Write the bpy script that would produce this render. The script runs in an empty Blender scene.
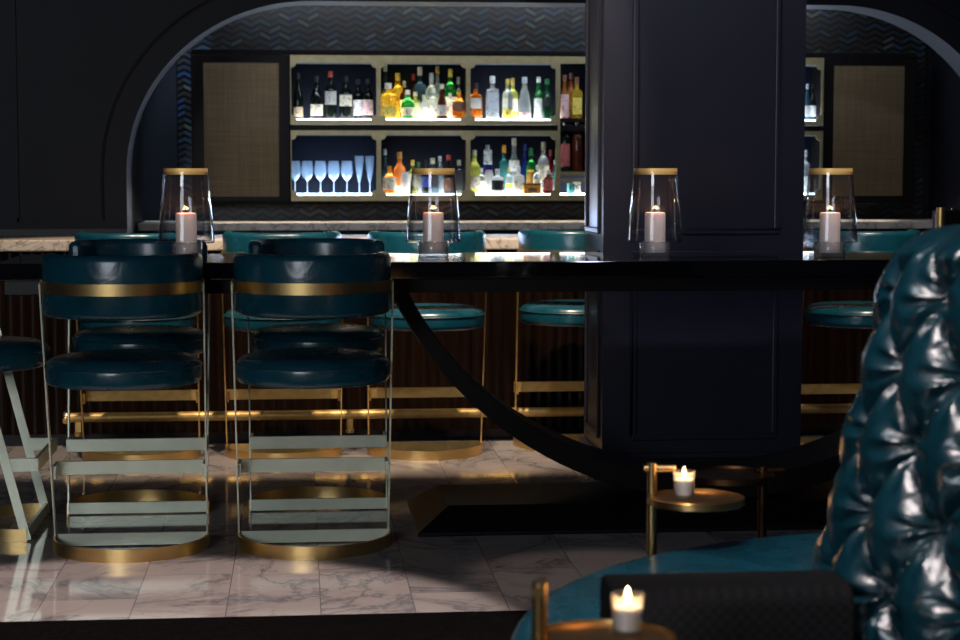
import bpy, bmesh, math, random
from mathutils import Vector, Matrix
random.seed(7)
S = bpy.context.scene
COL = S.collection
PI = math.pi
# ------------------------------------------------------------------ camera
TH, PH, F, H = math.radians(5.4), math.radians(4.6), 1900.0, 1.23
cd = bpy.data.cameras.new('camera'); cam = bpy.data.objects.new('camera', cd); COL.objects.link(cam)
cd.sensor_width = 36; cd.lens = 36*F/960; cd.clip_start = .05
cam.location = (0, 0, H); cam.rotation_euler = (PI/2-PH, 0, -TH)
cd.dof.use_dof = True; cd.dof.focus_distance = 6.3; cd.dof.aperture_fstop = 5.0
S.camera = cam
# ------------------------------------------------------------------ world, lights, exposure
w = bpy.data.worlds.new('world'); S.world = w; w.use_nodes = True
w.node_tree.nodes['Background'].inputs[0].default_value = (.35, .5, 1, 1)
w.node_tree.nodes['Background'].inputs[1].default_value = .012
S.view_settings.view_transform = 'Standard'; S.view_settings.look = 'None'
S.view_settings.gamma = 1; S.view_settings.use_curve_mapping = False
S.view_settings.exposure = 0
S.cycles.use_denoising = True
S.cycles.max_bounces = 10; S.cycles.transparent_max_bounces = 24; S.cycles.transmission_bounces = 10
S.cycles.sample_clamp_indirect = 4
def aim(o, loc, tgt):
    o.location = loc
    o.rotation_euler = (Vector(tgt)-Vector(loc)).to_track_quat('-Z', 'Y').to_euler()
def spot(name, loc, tgt, watts, ang, color, blend=.4, radius=.04):
    l = bpy.data.lights.new(name, 'SPOT'); l.energy = watts; l.spot_size = math.radians(ang); l.spot_blend = blend
    l.shadow_soft_size = radius; l.color = color
    o = bpy.data.objects.new(name, l); COL.objects.link(o); aim(o, loc, tgt); return o
def area(name, loc, tgt, watts, sx, sy, color):
    l = bpy.data.lights.new(name, 'AREA'); l.shape = 'RECTANGLE'; l.size = sx; l.size_y = sy; l.energy = watts; l.color = color
    o = bpy.data.objects.new(name, l); COL.objects.link(o); aim(o, loc, tgt); return o
WARM, WHITE, COOL, BLUE = (1, .72, .42), (1, .86, .76), (.62, .82, 1), (.4, .58, 1)
# ceiling downlights over the bar stools
for x in (-.75, -.1, .55, 1.15, 2.45):
    spot('downlight', (x if x != 1.15 else .72, 6.75, 3.3), (x if x != 1.15 else 1.02, 8.05, .75), 300, 31, (1, .78, .58))
# ceiling downlights over the front of the floor
spot('downlight', (-.55, 4.35, 3.4), (-.5, 4.82, 0), 470, 37, (1, .8, .72), .12)
spot('downlight', (.75, 5.0, 3.4), (.9, 5.55, 0), 60, 16, (1, .8, .72), .5)
# pin spots over the hurricane lamps, a bluish wash on the column
for x, y in ((-.388, 6.56), (.458, 6.56), (1.222, 6.49), (1.82, 6.42)):
    spot('pin_spot', (x+.35, y-.9, 3.35), (x, y, 1.02), 420, 9, (1, .84, .78), .5, .02)
spot('wash_light', (1.5, 3.6, 3.4), (1.6, 7.38, 1.6), 120, 44, (.74, .79, 1), .6, .1)
spot('wash_light', (-2.6, 5.2, 3.2), (-.9, 8.95, 1.3), 16, 60, (.8, .85, 1), .8, .1)
# spot added to brighten the seat of the settee
spot('downlight', (.4, 3.0, 3.3), (.9, 3.9, .4), 80, 34, (.85, .92, 1), .5, .06)
# unseen strip added to brighten the marble of the back counter
area('counter_fill', (1.4, 10.40, 1.018), (1.4, 10.30, .9), 5, 3.8, .03, (1, .86, .68))
# downlights over the tufted settee
spot('downlight', (.2, 1.7, 3.2), (1.15, 3.1, .7), 230, 40, (1, .86, .84), .5, .26)
spot('downlight', (.9, 2.0, 3.2), (1.2, 3.0, .7), 170, 40, (1, .9, .88), .5, .24)
# an unseen cool fill added behind the camera and a wash in the alcove
area('cool_fill', (-2.6, -1.5, 2.1), (.3, 6.5, .6), 105, 2.2, 1.3, (.86, .92, 1))
area('alcove_light', (1.4, 9.55, 2.3), (1.4, 10.6, 1.3), 14, 3.6, .06, (.8, .88, 1))
area('arch_light', (1.3, 9.5, .96), (1.3, 9.0, 2.1), 25, 3.6, .05, (.42, .6, 1))
spot('mosaic_fill', (-.60, 10.25, 2.85), (-.62, 10.62, 1.35), 150, 24, (.6, .8, 1), .7)  # spot added to brighten the dark edge strip of the mosaic

# ------------------------------------------------------------------ helpers
def at(px, py, Y):
    """the point on the plane y=Y that is seen at pixel (px,py) of the reference frame"""
    a = (px-480)/F; b = -(py-320)/F
    r = Vector((math.cos(TH), -math.sin(TH), 0))
    f = Vector((math.sin(TH)*math.cos(PH), math.cos(TH)*math.cos(PH), -math.sin(PH)))
    u = Vector((math.sin(TH)*math.sin(PH), math.cos(TH)*math.sin(PH), math.cos(PH)))
    d = f+a*r+b*u; t = Y/d.y
    return d.x*t, H+d.z*t
class MB:
    def __init__(s): s.v = []; s.f = []; s.sm = []
    def add(s, vs, fs, sm=False):
        n = len(s.v); s.v += [tuple(v) for v in vs]; s.f += [tuple(i+n for i in f) for f in fs]; s.sm += [sm]*len(fs); return s
    def box(s, x0, x1, y0, y1, z0, z1):
        v = [(x, y, z) for x in (x0, x1) for y in (y0, y1) for z in (z0, z1)]
        return s.add(v, [(0,1,3,2),(4,6,7,5),(0,4,5,1),(2,3,7,6),(0,2,6,4),(1,5,7,3)])
    def bar(s, p0, p1, w, t, up=(0,1,0)):
        """flat bar from p0 to p1; w across, t along the hint"""
        p0, p1 = Vector(p0), Vector(p1); d = (p1-p0).normalized(); a = Vector(up); a = (a-d*a.dot(d)).normalized(); b = d.cross(a)
        v = []
        for p in (p0, p1):
            for sa, sb in ((-1,-1),(1,-1),(1,1),(-1,1)): v.append(p+a*sa*t/2+b*sb*w/2)
        return s.add(v, [(3,2,1,0),(4,5,6,7),(0,1,5,4),(1,2,6,5),(2,3,7,6),(3,0,4,7)])
    def tube(s, p0, p1, r, seg=16):
        p0, p1 = Vector(p0), Vector(p1); d = (p1-p0).normalized(); a = d.orthogonal().normalized(); b = d.cross(a)
        v = []
        for p in (p0, p1):
            for i in range(seg): v.append(p+a*math.cos(2*PI*i/seg)*r+b*math.sin(2*PI*i/seg)*r)
        n = len(s.v)
        s.add(v, [(i, (i+1) % seg, seg+(i+1) % seg, seg+i) for i in range(seg)], True)
        s.f += [tuple(n+i for i in range(seg))[::-1], tuple(n+seg+i for i in range(seg))]; s.sm += [False, False]
        return s
    def lathe(s, prof, c=(0,0,0), seg=32, wob=None):
        v = []; f = []; n = len(prof)
        for i in range(seg):
            a = 2*PI*i/seg
            for r, z in prof: v.append((c[0]+r*math.cos(a), c[1]+r*math.sin(a), c[2]+z))
        for i in range(seg):
            j = (i+1) % seg
            for k in range(n-1): f.append((i*n+k, j*n+k, j*n+k+1, i*n+k+1))
        return s.add(v, f, True)
    def prism(s, poly, axis, a, b):
        """poly of 2D points, extruded along axis 'x','y','z' from a to b"""
        def P(p, q): return {'x': (q, p[0], p[1]), 'y': (p[0], q, p[1]), 'z': (p[0], p[1], q)}[axis]
        n = len(poly); v = [P(p, a) for p in poly]+[P(p, b) for p in poly]
        return s.add(v, [tuple(range(n))[::-1], tuple(range(n, 2*n))]+[(i, (i+1) % n, n+(i+1) % n, n+i) for i in range(n)])
    def ring(s, outer, inner, axis, a, b):
        def P(p, q): return {'y': (p[0], q, p[1]), 'z': (p[0], p[1], q)}[axis]
        n = len(outer); v = [P(p, a) for p in outer]+[P(p, a) for p in inner]+[P(p, b) for p in outer]+[P(p, b) for p in inner]
        f = []
        for i in range(n):
            j = (i+1) % n
            f += [(i, j, n+j, n+i), (2*n+j, 2*n+i, 3*n+i, 3*n+j), (n+i, n+j, 3*n+j, 3*n+i), (i, 2*n+i, 2*n+j, j)]
        return s.add(v, f)
    def sweep(s, path, sec, closed=False, sm=True):
        """path: list of (point, side, up); sec: closed list of (a along side, b along up)"""
        v = []; f = []; n = len(sec); m = len(path)
        for p, sd, up in path:
            for a, b in sec: v.append(Vector(p)+Vector(sd)*a+Vector(up)*b)
        for i in range(m if closed else m-1):
            j = (i+1) % m
            for k in range(n):
                l = (k+1) % n; f.append((i*n+k, i*n+l, j*n+l, j*n+k))
        n0 = len(s.v); s.add(v, f, sm)
        if not closed:
            s.f += [tuple(n0+k for k in range(n))[::-1], tuple(n0+(m-1)*n+k for k in range(n))]; s.sm += [False, False]
        return s
    def build(s, name, mat, parent=None, bevel=0, sub=0, loc=None, auto=False):
        me = bpy.data.meshes.new(name); me.from_pydata(s.v, [], s.f); me.validate()
        if len(me.polygons) == len(s.sm): me.polygons.foreach_set('use_smooth', s.sm)
        bm = bmesh.new(); bm.from_mesh(me); bmesh.ops.remove_doubles(bm, verts=bm.verts, dist=1e-6)
        bmesh.ops.recalc_face_normals(bm, faces=bm.faces); bm.to_mesh(me); bm.free()
        if any(s.sm): me.set_sharp_from_angle(angle=math.radians(38))
        me.materials.append(mat)
        o = bpy.data.objects.new(name, me); COL.objects.link(o)
        if parent: o.parent = parent
        if loc: o.location = loc
        if bevel:
            m = o.modifiers.new('bevel', 'BEVEL'); m.width = bevel; m.segments = 2; m.limit_method = 'ANGLE'; m.angle_limit = math.radians(40)
            m.harden_normals = False
        if sub:
            m = o.modifiers.new('sub', 'SUBSURF'); m.levels = sub; m.render_levels = sub
        return o
def rrect(w, h, r, n=4):
    """rounded rectangle section, centred"""
    o = []
    for cx, cy, a0 in ((w/2-r, h/2-r, 0), (-w/2+r, h/2-r, 90), (-w/2+r, -h/2+r, 180), (w/2-r, -h/2+r, 270)):
        for i in range(n+1):
            a = math.radians(a0+90*i/n); o.append((cx+r*math.cos(a), cy+r*math.sin(a)))
    return o
def tag(o, label, cat, group=None, kind=None):
    o['label'] = label; o['category'] = cat
    if group: o['group'] = group
    if kind: o['kind'] = kind
    return o
def thing(name, label, cat, loc=(0,0,0), rz=0, group=None):
    o = bpy.data.objects.new(name, None); COL.objects.link(o); o.empty_display_size = .1
    o.location = loc; o.rotation_euler = (0, 0, rz); return tag(o, label, cat, group)
def struct(o): o['kind'] = 'structure'; return o
def copy_tree(o, parent=None):
    c = o.copy(); COL.objects.link(c)
    if parent: c.parent = parent
    for ch in [x for x in S.objects if x.parent == o]: copy_tree(ch, c)
    return c

# ------------------------------------------------------------------ materials
class NT:
    def __init__(s, name):
        s.m = bpy.data.materials.new(name); s.m.use_nodes = True; s.t = s.m.node_tree; s.n = s.t.nodes; s.p = s.n['Principled BSDF']
        s.tc = None
    def node(s, typ, **kw):
        n = s.n.new(typ)
        for k, v in kw.items(): setattr(n, k, v)
        return n
    def link(s, a, b): s.t.links.new(a, b)
    def obj(s):
        if not s.tc: s.tc = s.node('ShaderNodeTexCoord')
        return s.tc.outputs['Object']
    def noise(s, scale, detail=3, vec=None, rough=.5, dist=0):
        n = s.node('ShaderNodeTexNoise'); n.inputs['Scale'].default_value = scale; n.inputs['Detail'].default_value = detail
        n.inputs['Roughness'].default_value = rough; n.inputs['Distortion'].default_value = dist
        s.link(vec or s.obj(), n.inputs['Vector']); return n.outputs['Fac']
    def ramp(s, fac, stops, interp='LINEAR'):
        r = s.node('ShaderNodeValToRGB'); r.color_ramp.interpolation = interp
        e = r.color_ramp.elements
        while len(e) < len(stops): e.new(.5)
        for q, (p, c) in zip(e, stops): q.position = p; q.color = (*c, 1)
        s.link(fac, r.inputs[0]); return r.outputs[0]
    def math(s, op, a, b=None, c=None):
        n = s.node('ShaderNodeMath', operation=op)
        for i, x in enumerate((a, b, c)):
            if x is None: continue
            if hasattr(x, 'is_output'): s.link(x, n.inputs[i])
            else: n.inputs[i].default_value = x
        return n.outputs[0]
    def mixc(s, fac, a, b, blend='MIX'):
        n = s.node('ShaderNodeMix', data_type='RGBA', blend_type=blend)
        for sock, x in ((n.inputs[0], fac), (n.inputs[6], a), (n.inputs[7], b)):
            if hasattr(x, 'is_output'): s.link(x, sock)
            elif isinstance(x, (int, float)): sock.default_value = x
            else: sock.default_value = (*x, 1)
        return n.outputs[2]
    def bump(s, h, strength, dist=.01):
        b = s.node('ShaderNodeBump'); b.inputs['Strength'].default_value = strength; b.inputs['Distance'].default_value = dist
        s.link(h, b.inputs['Height']); s.link(b.outputs[0], s.p.inputs['Normal'])
    def set(s, **kw):
        for k, v in kw.items():
            i = s.p.inputs[{'color':'Base Color','rough':'Roughness','metal':'Metallic','spec':'Specular IOR Level','coat':'Coat Weight','trans':'Transmission Weight','ior':'IOR','emit':'Emission Color','es':'Emission Strength','sss':'Subsurface Weight','coatr':'Coat Roughness','aniso':'Anisotropic'}[k]]
            if hasattr(v, 'is_output'): s.link(v, i)
            elif isinstance(v, tuple): i.default_value = (*v, 1)
            else: i.default_value = v
        return s
def plain(name, color, rough=.5, metal=0, var=.12, scale=30, bump=0, **kw):
    t = NT(name); n = t.noise(scale)
    c = t.ramp(n, [(.3, tuple(x*(1-var) for x in color)), (.7, tuple(min(1, x*(1+var)) for x in color))])
    t.set(color=c, rough=rough, metal=metal, **kw)
    if bump: t.bump(n, bump, .003)
    return t.m
def leather(name, color, rough=.32, wr=.25):
    t = NT(name); n = t.noise(9, 4); f = t.noise(220, 2); wv = t.noise(14, 2, rough=.4, dist=1.5)
    t.set(color=t.ramp(n, [(.3, tuple(x*.75 for x in color)), (.7, tuple(x*1.25 for x in color))]), rough=t.math('MULTIPLY_ADD', n, .2, rough-.1), spec=.6, coat=.25)
    t.bump(t.math('ADD', t.math('MULTIPLY', f, .08), wv), wr, .006); t.p.inputs['Coat Roughness'].default_value = .2
    return t.m
def brass(name, color, rough, var=.1):
    t = NT(name)
    mp = t.node('ShaderNodeMapping'); mp.inputs['Scale'].default_value = (4, 4, 160); t.link(t.obj(), mp.inputs[0])
    n = t.noise(3, 3, vec=mp.outputs[0]); n2 = t.noise(7, 2)
    t.set(color=t.ramp(n2, [(.3, tuple(x*(1-var) for x in color)), (.7, color)]), metal=1, rough=t.math('MULTIPLY_ADD', n, .2, rough-.1))
    return t.m
M = {}
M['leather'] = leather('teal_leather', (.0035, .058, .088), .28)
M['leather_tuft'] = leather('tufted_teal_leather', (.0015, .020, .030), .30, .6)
M['piping'] = plain('teal_piping', (.004, .05, .07), .35)
M['brass'] = brass('brushed_brass', (.80, .55, .22), .36)
M['brass_polished'] = brass('polished_brass', (.85, .58, .24), .24)
M['brass_pale_shine'] = plain('brass_painted_shine', (.88, .94, .74), .34, .3, .06, 12)  # brass coloured pale: reflected floor light is painted into it
M['dimmed_brass'] = brass('dimmed_brass', (.50, .33, .14), .32)  # shade put into the brass colour, offsetting the settee spots
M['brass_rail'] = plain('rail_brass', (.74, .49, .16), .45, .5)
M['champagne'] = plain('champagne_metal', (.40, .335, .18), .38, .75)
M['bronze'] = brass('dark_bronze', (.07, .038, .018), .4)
M['navy'] = plain('navy_paint', (.022, .023, .037), .36, 0, .08, 5, .03, spec=.4)
M['black_navy'] = plain('charcoal_navy_paint', (.0120, .0123, .0180), .5, 0, .08, 4, .03, spec=.2)
M['black_lacquer'] = plain('black_lacquer', (.004, .004, .0055), .07, 0, .1, 5, coat=.6)
M['black_satin'] = plain('black_satin_wood', (.005, .005, .0065), .35, 0, .2, 8, spec=.25)
M['carpet'] = plain('black_carpet', (.0035, .003, .0035), .95, 0, .5, 60, .4, spec=.05)
def wood(name, c0, c1, rough=.35, sx=30):
    t = NT(name); mp = t.node('ShaderNodeMapping'); mp.inputs['Scale'].default_value = (sx, sx, 1.6); t.link(t.obj(), mp.inputs[0])
    n = t.noise(1.2, 5, vec=mp.outputs[0], dist=.6)
    t.set(color=t.ramp(n, [(.3, c0), (.7, c1)]), rough=rough, spec=.15); t.bump(n, .15, .003); return t.m
M['walnut'] = wood('dark_walnut', (.003, .0014, .0008), (.010, .0042, .002), .35)
M['ebony'] = wood('ebonised_wood', (.004, .0035, .0035), (.009, .007, .007), .35)
def marble(name, base, vein, scale=1, tiles=False, rough=.1, s2=None):
    t = NT(name); v = t.obj()
    if tiles:
        b = t.node('ShaderNodeTexBrick', offset=.5, squash=1)
        mp = t.node('ShaderNodeMapping'); mp.inputs['Rotation'].default_value = (0, 0, PI/2); mp.inputs['Location'].default_value = (.15, .213+.262*8, 0)
        t.link(v, mp.inputs[0]); t.link(mp.outputs[0], b.inputs['Vector'])
        b.inputs['Scale'].default_value = 1; b.inputs['Brick Width'].default_value = .62; b.inputs['Row Height'].default_value = .262
        b.inputs['Mortar Size'].default_value = .0016; b.inputs['Mortar Smooth'].default_value = .1; b.inputs['Bias'].default_value = 0
        b.inputs['Color1'].default_value = (0,0,0,1); b.inputs['Color2'].default_value = (1,1,1,1)
        add = t.node('ShaderNodeVectorMath', operation='MULTIPLY_ADD'); t.link(b.outputs['Color'], add.inputs[0]); add.inputs[1].default_value = (7, 5, 0); t.link(v, add.inputs[2]); v = add.outputs[0]
    n = t.noise(2.2*scale, 6, vec=v, rough=.6, dist=1.2)
    n2 = t.noise(5*scale, 5, vec=v, rough=.6, dist=.8)
    vn = t.math('ABSOLUTE', t.math('SUBTRACT', n, .5)); vn2 = t.math('ABSOLUTE', t.math('SUBTRACT', n2, .5))
    c = t.ramp(vn, [(0, vein), (.008, tuple((a*.6+b_*.4) for a, b_ in zip(vein, base))), (.03, tuple(x*.9 for x in base)), (.2, base)])
    c2 = t.ramp(vn2, [(0, (.82, .81, .81)), (.02, (1, 1, 1))])
    c = t.mixc(1, c, c2, 'MULTIPLY')
    if tiles:
        tone = t.ramp(b.outputs['Color'], [(0, (.78, .78, .8)), (1, (1, 1, 1))]); c = t.mixc(1, c, tone, 'MULTIPLY')
        c = t.mixc(b.outputs['Fac'], c, (.18, .165, .165))
    t.set(color=c, rough=rough, spec=.55); return t.m
M['marble_floor'] = marble('marble_floor_tiles', (.52, .47, .45), (.22, .215, .235), .5, True, .07)
M['marble_top'] = marble('cream_marble', (.62, .55, .46), (.18, .14, .11), 3, False, .45)
def chevron():
    t = NT('chevron_mosaic'); sp = t.node('ShaderNodeSeparateXYZ'); t.link(t.obj(), sp.inputs[0])
    x, z = sp.outputs[0], sp.outputs[2]; P, A, HH = .105, .026, .036
    tri = t.math('MULTIPLY', t.math('PINGPONG', x, P/2), 2*A/P)
    v = t.math('DIVIDE', t.math('ADD', z, tri), HH); row = t.math('FLOOR', v); fr = t.math('FRACT', v)
    col = t.math('FLOOR', t.math('DIVIDE', x, P/2))
    cb = t.node('ShaderNodeCombineXYZ'); t.link(row, cb.inputs[0]); t.link(col, cb.inputs[1])
    wn = t.node('ShaderNodeTexWhiteNoise', noise_dimensions='2D'); t.link(cb.outputs[0], wn.inputs[0])
    c = t.ramp(wn.outputs['Value'], [(0, (.022, .026, .036)), (.25, (.022, .042, .06)), (.42, (.02, .055, .075)), (.55, (.03, .022, .018)), (.7, (.026, .024, .022)), (.87, (.07, .085, .075)), (.95, (.02, .04, .10))], 'CONSTANT')
    g = t.math('LESS_THAN', t.math('MINIMUM', fr, t.math('SUBTRACT', 1, fr)), .24)
    t.set(color=t.mixc(g, c, (.003, .003, .004)), rough=.32, spec=.45)
    cb2 = t.math('MULTIPLY', wn.outputs['Value'], 1); t.bump(t.math('SUBTRACT', cb2, g), .6, .006); return t.m
M['chevron'] = chevron()
def weave():
    t = NT('bronze_mesh_cloth'); sp = t.node('ShaderNodeSeparateXYZ'); t.link(t.obj(), sp.inputs[0])
    a = t.math('SINE', t.math('MULTIPLY', sp.outputs[0], 700)); b = t.math('SINE', t.math('MULTIPLY', sp.outputs[2], 500))
    mp = t.node('ShaderNodeMapping'); mp.inputs['Scale'].default_value = (60, 1, 3); t.link(t.obj(), mp.inputs[0]); n = t.noise(1, 3, vec=mp.outputs[0])
    mp2 = t.node('ShaderNodeMapping'); mp2.inputs['Scale'].default_value = (3, 1, 90); t.link(t.obj(), mp2.inputs[0]); n2 = t.noise(1, 3, vec=mp2.outputs[0])
    t.set(color=t.ramp(t.math('MULTIPLY', t.math('ADD', n, n2), .5), [(.35, (.14, .095, .048)), (.65, (.20, .14, .072))]), rough=.42, metal=.6)
    t.bump(t.math('ADD', a, b), .25, .002); return t.m
M['weave'] = weave()
def checkcloth():
    t = NT('dark_woven_cloth'); c = t.node('ShaderNodeTexChecker'); c.inputs['Scale'].default_value = 90; t.link(t.obj(), c.inputs['Vector'])
    c.inputs['Color1'].default_value = (.0015, .002, .003, 1); c.inputs['Color2'].default_value = (.0045, .0045, .005, 1)
    t.set(color=c.outputs['Color'], rough=.85, spec=.12); t.bump(c.outputs['Fac'], .4, .002); return t.m
M['cloth'] = checkcloth()
def emit(name, color, strength):
    t = NT(name); t.set(color=(.8, .8, .8), emit=color, es=strength); return t.m
M['lit_white'] = emit('lit_white_panel', (.93, .97, 1), 11)
M['lit_blue'] = emit('lit_cool_panel', (.66, .83, 1), 11)
M['lit_warm'] = emit('lit_warm_panel', (1, .93, .62), 11)
M['lit_dim'] = emit('dim_cool_strip', (.66, .83, 1), .12); M['lit_dim'].node_tree.nodes['Principled BSDF'].inputs['Base Color'].default_value = (.08, .1, .12, 1)
M['flame'] = emit('candle_flame', (1, .62, .25), 14)
def cglass(name, tint=(1, 1, 1), edge=.85, rough=.02, body=0.06, bodycol=(.8, .85, .9)):
    """thin clear glass: see-through face-on, reflective at the edges"""
    t = NT(name); t.n.remove(t.p)
    out = [n for n in t.n if n.type == 'OUTPUT_MATERIAL'][0]
    tr = t.node('ShaderNodeBsdfTransparent'); tr.inputs[0].default_value = (*tint, 1)
    gl = t.node('ShaderNodeBsdfGlossy'); gl.inputs['Roughness'].default_value = rough
    tl = t.node('ShaderNodeBsdfTranslucent'); tl.inputs[0].default_value = (*bodycol, 1)
    fr = t.node('ShaderNodeLayerWeight'); fr.inputs[0].default_value = .5
    n = t.noise(40, 2)
    bp = t.node('ShaderNodeBump'); bp.inputs['Strength'].default_value = .1; bp.inputs['Distance'].default_value = .002; t.link(n, bp.inputs['Height']); t.link(bp.outputs[0], gl.inputs['Normal'])
    m0 = t.node('ShaderNodeMixShader'); m0.inputs[0].default_value = body; t.link(tr.outputs[0], m0.inputs[1]); t.link(tl.outputs[0], m0.inputs[2])
    m1 = t.node('ShaderNodeMixShader'); t.link(t.math('MULTIPLY_ADD', t.math('POWER', fr.outputs['Facing'], 1.8), edge, .04), m1.inputs[0]); t.link(m0.outputs[0], m1.inputs[1]); t.link(gl.outputs[0], m1.inputs[2])
    t.link(m1.outputs[0], out.inputs[0]); return t.m
M['glass'] = cglass('clear_glass', (.97, .98, 1), .9, .03, .008)
M['foot_glass'] = cglass('thick_foot_glass', (.93, .95, .97), 1.0, .08, .22)
M['stem_glass'] = cglass('stemware_glass', (.8, .86, .95), .9, .05, .45, (.85, .93, 1))
def wax(name, color, es=0, ecol=(1, .3, .12)):
    t = NT(name); n = t.noise(25); t.set(color=t.ramp(n, [(.3, tuple(x*.92 for x in color)), (.7, color)]), rough=.5, sss=.4); t.p.inputs['Subsurface Radius'].default_value = (.02, .01, .006)
    t.p.inputs['Subsurface Scale'].default_value = .5; return t.m
M['wax'] = wax('pillar_wax', (.86, .72, .64)); M['votive_wax'] = wax('votive_wax', (.80, .72, .68))
M['wick'] = plain('wick', (.01, .01, .01), .9)
def bottle_mat(name, col, trans=.75, rough=.08):
    t = NT(name); n = t.noise(20); t.set(color=t.ramp(n, [(.3, tuple(x*.85 for x in col)), (.7, col)]), trans=trans, rough=rough, ior=1.35); return t.m
BM = {k: bottle_mat(k+'_bottle_glass', *v) for k, v in dict(
    dark=((.006, .010, .008), .1), clear=((.86, .92, .93), .8), amber=((.75, .26, .03), .75), gold=((.95, .68, .07), .7), green=((.03, .35, .07), .7),
    dgreen=((.008, .07, .03), .4), yellow=((.80, .82, .22), .7), blue=((.02, .05, .35), .7), teal=((.10, .42, .42), .7), brown=((.10, .02, .008), .4),
    white=((.86, .88, .86), .25), red=((.32, .012, .015), .4), orange=((.85, .40, .09), .6), slate=((.05, .12, .16), .5)).items()}
def paper(name, col):
    t = NT(name); n = t.noise(70, 3, rough=.6); dk = tuple(x*.28 for x in col)
    t.set(color=t.ramp(n, [(.36, dk), (.45, col), (.62, col), (.68, tuple(x*.5 for x in col))]), rough=.6); return t.m
LM = {k: paper(k+'_paper', v) for k, v in dict(cream=(.72, .68, .52), white=(.85, .86, .84), grey=(.5, .5, .46), pink=(.75, .5, .48), yellow=(.75, .6, .1),
    black=(.015, .015, .018), brown=(.2, .09, .05), red=(.55, .08, .06), blue=(.03, .07, .35), beige=(.45, .36, .24), gold=(.62, .42, .12), silver=(.6, .66, .7), orange=(.85, .38, .03), teal=(.05, .3, .3), rose=(.5, .12, .12), green=(.02, .2, .06)).items()}

# ------------------------------------------------------------------ the setting
struct(MB().box(-4, 7, 5.15, 12, -.1, 0).build('floor', M['marble_floor']))
cp = MB().box(-4, 7, -2.5, 5.148, -.1, .006).build('floor_carpet', M['carpet']); struct(cp)
# arch wall
XA0, XA1, ZA, RX, RZ = -.80, 3.42, 2.0, .86, .80
def arch_pts(off=0, n=22, z0=.915):
    """outline of the arch opening from the left foot over the top to the right foot"""
    p = [(XA0-off, z0)]
    for i in range(n+1):
        a = PI-PI/2*i/n; p.append((XA0+RX+(RX+off)*math.cos(a), ZA-RZ+(RZ+off)*math.sin(a)))
    for i in range(n+1):
        a = PI/2-PI/2*i/n; p.append((XA1-RX+(RX+off)*math.cos(a), ZA-RZ+(RZ+off)*math.sin(a)))
    p.append((XA1+off, z0)); return p
ap = arch_pts(z0=.90)
wall = MB(); Y0, Y1 = 8.95, 9.20
n = len(ap); ZT = 3.3
outer = []
for i, (x, z) in enumerate(ap):
    if i == 0: outer.append((-4, z))
    elif i == n-1: outer.append((7, z))
    else: outer.append(None)
k = (n-2)//2
for i in range(1, n-1):
    if i <= k:
        a = (i-1)/(k-1); outer[i] = (-4, .9+(ZT-.9)*min(1, a*2)) if a < .5 else (-4+(XA0+RX+4)*(a-.5)*2, ZT)
    else:
        a = (n-2-i)/(k-1); outer[i] = (7, .9+(ZT-.9)*min(1, a*2)) if a < .5 else (7-(7-(XA1-RX))*(a-.5)*2, ZT)
vs = [(x, Y0, z) for x, z in ap]+[(x, Y0, z) for x, z in outer]+[(x, Y1, z) for x, z in ap]+[(x, Y1, z) for x, z in outer]
fs = []
for i in range(n-1):
    fs += [(i, i+1, n+i+1, n+i), (2*n+i+1, 2*n+i, 3*n+i, 3*n+i+1), (i+1, i, 2*n+i, 2*n+i+1)]
    fs.append((n+i, n+i+1, 3*n+i+1, 3*n+i))
wall.add(vs, fs)
struct(wall.build('wall_back', M['black_navy']))
def frame_path(pts, y):
    out = []
    m = len(pts)
    for i, p in enumerate(pts):
        a = Vector(pts[max(0, i-1)]); b = Vector(pts[min(m-1, i+1)]); d = (b-a).normalized()
        out.append(((p[0], y, p[1]), (-d.y, 0, d.x), (0, -1, 0)))
    return out
trimsec = [(-.007, 0), (-.006, .003), (-.002, .006), (.002, .006), (.006, .003), (.007, 0)]
tr = MB()
tr.sweep(frame_path(arch_pts(.11, z0=.99), Y0), trimsec)
# the panel mouldings either side
for sx in (0, 1):
    x0, x1 = ((-1.30, XA0-.11), (XA1+.11, 4.3))[sx]
    tr.box(x0, x1, Y0-.012, Y0, .978, .996); xx = x0 if sx == 0 else x1
    tr.box(xx-.009, xx+.009, Y0-.012, Y0, .978, 2.9)
tr.box(-1.62, -1.602, Y0-.012, Y0, .978, 2.9); tr.box(-3, -1.602, Y0-.012, Y0, .978, .996)
struct(tr.build('trim_1', M['black_navy']))
struct(MB().box(-4, XA0, Y0-.02, Y0, .915, .945).box(XA1, 7, Y0-.02, Y0, .915, .945).build('baseboard_back', M['black_satin']))
# alcove: back, sides, lid
struct(MB().box(-1.2, 4.0, 10.66, 10.72, 0, 3.0).build('wall_alcove', M['black_navy']))
struct(MB().box(-1.0, -.86, 9.2, 10.66, 0, 3.0).build('wall_left', M['black_navy']))
struct(MB().box(3.6, 3.74, 9.2, 10.66, 0, 3.0).build('wall_right', M['black_navy']))
struct(MB().box(-1.2, 4.0, 9.2, 10.72, 3.0, 3.06).build('ceiling', M['black_navy']))
mos = MB().box(-.665, 3.55, 10.62, 10.66, .93, 2.9).build('chevron_tiling', M['chevron']); struct(mos); mos.name = 'wall_mosaic'
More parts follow.
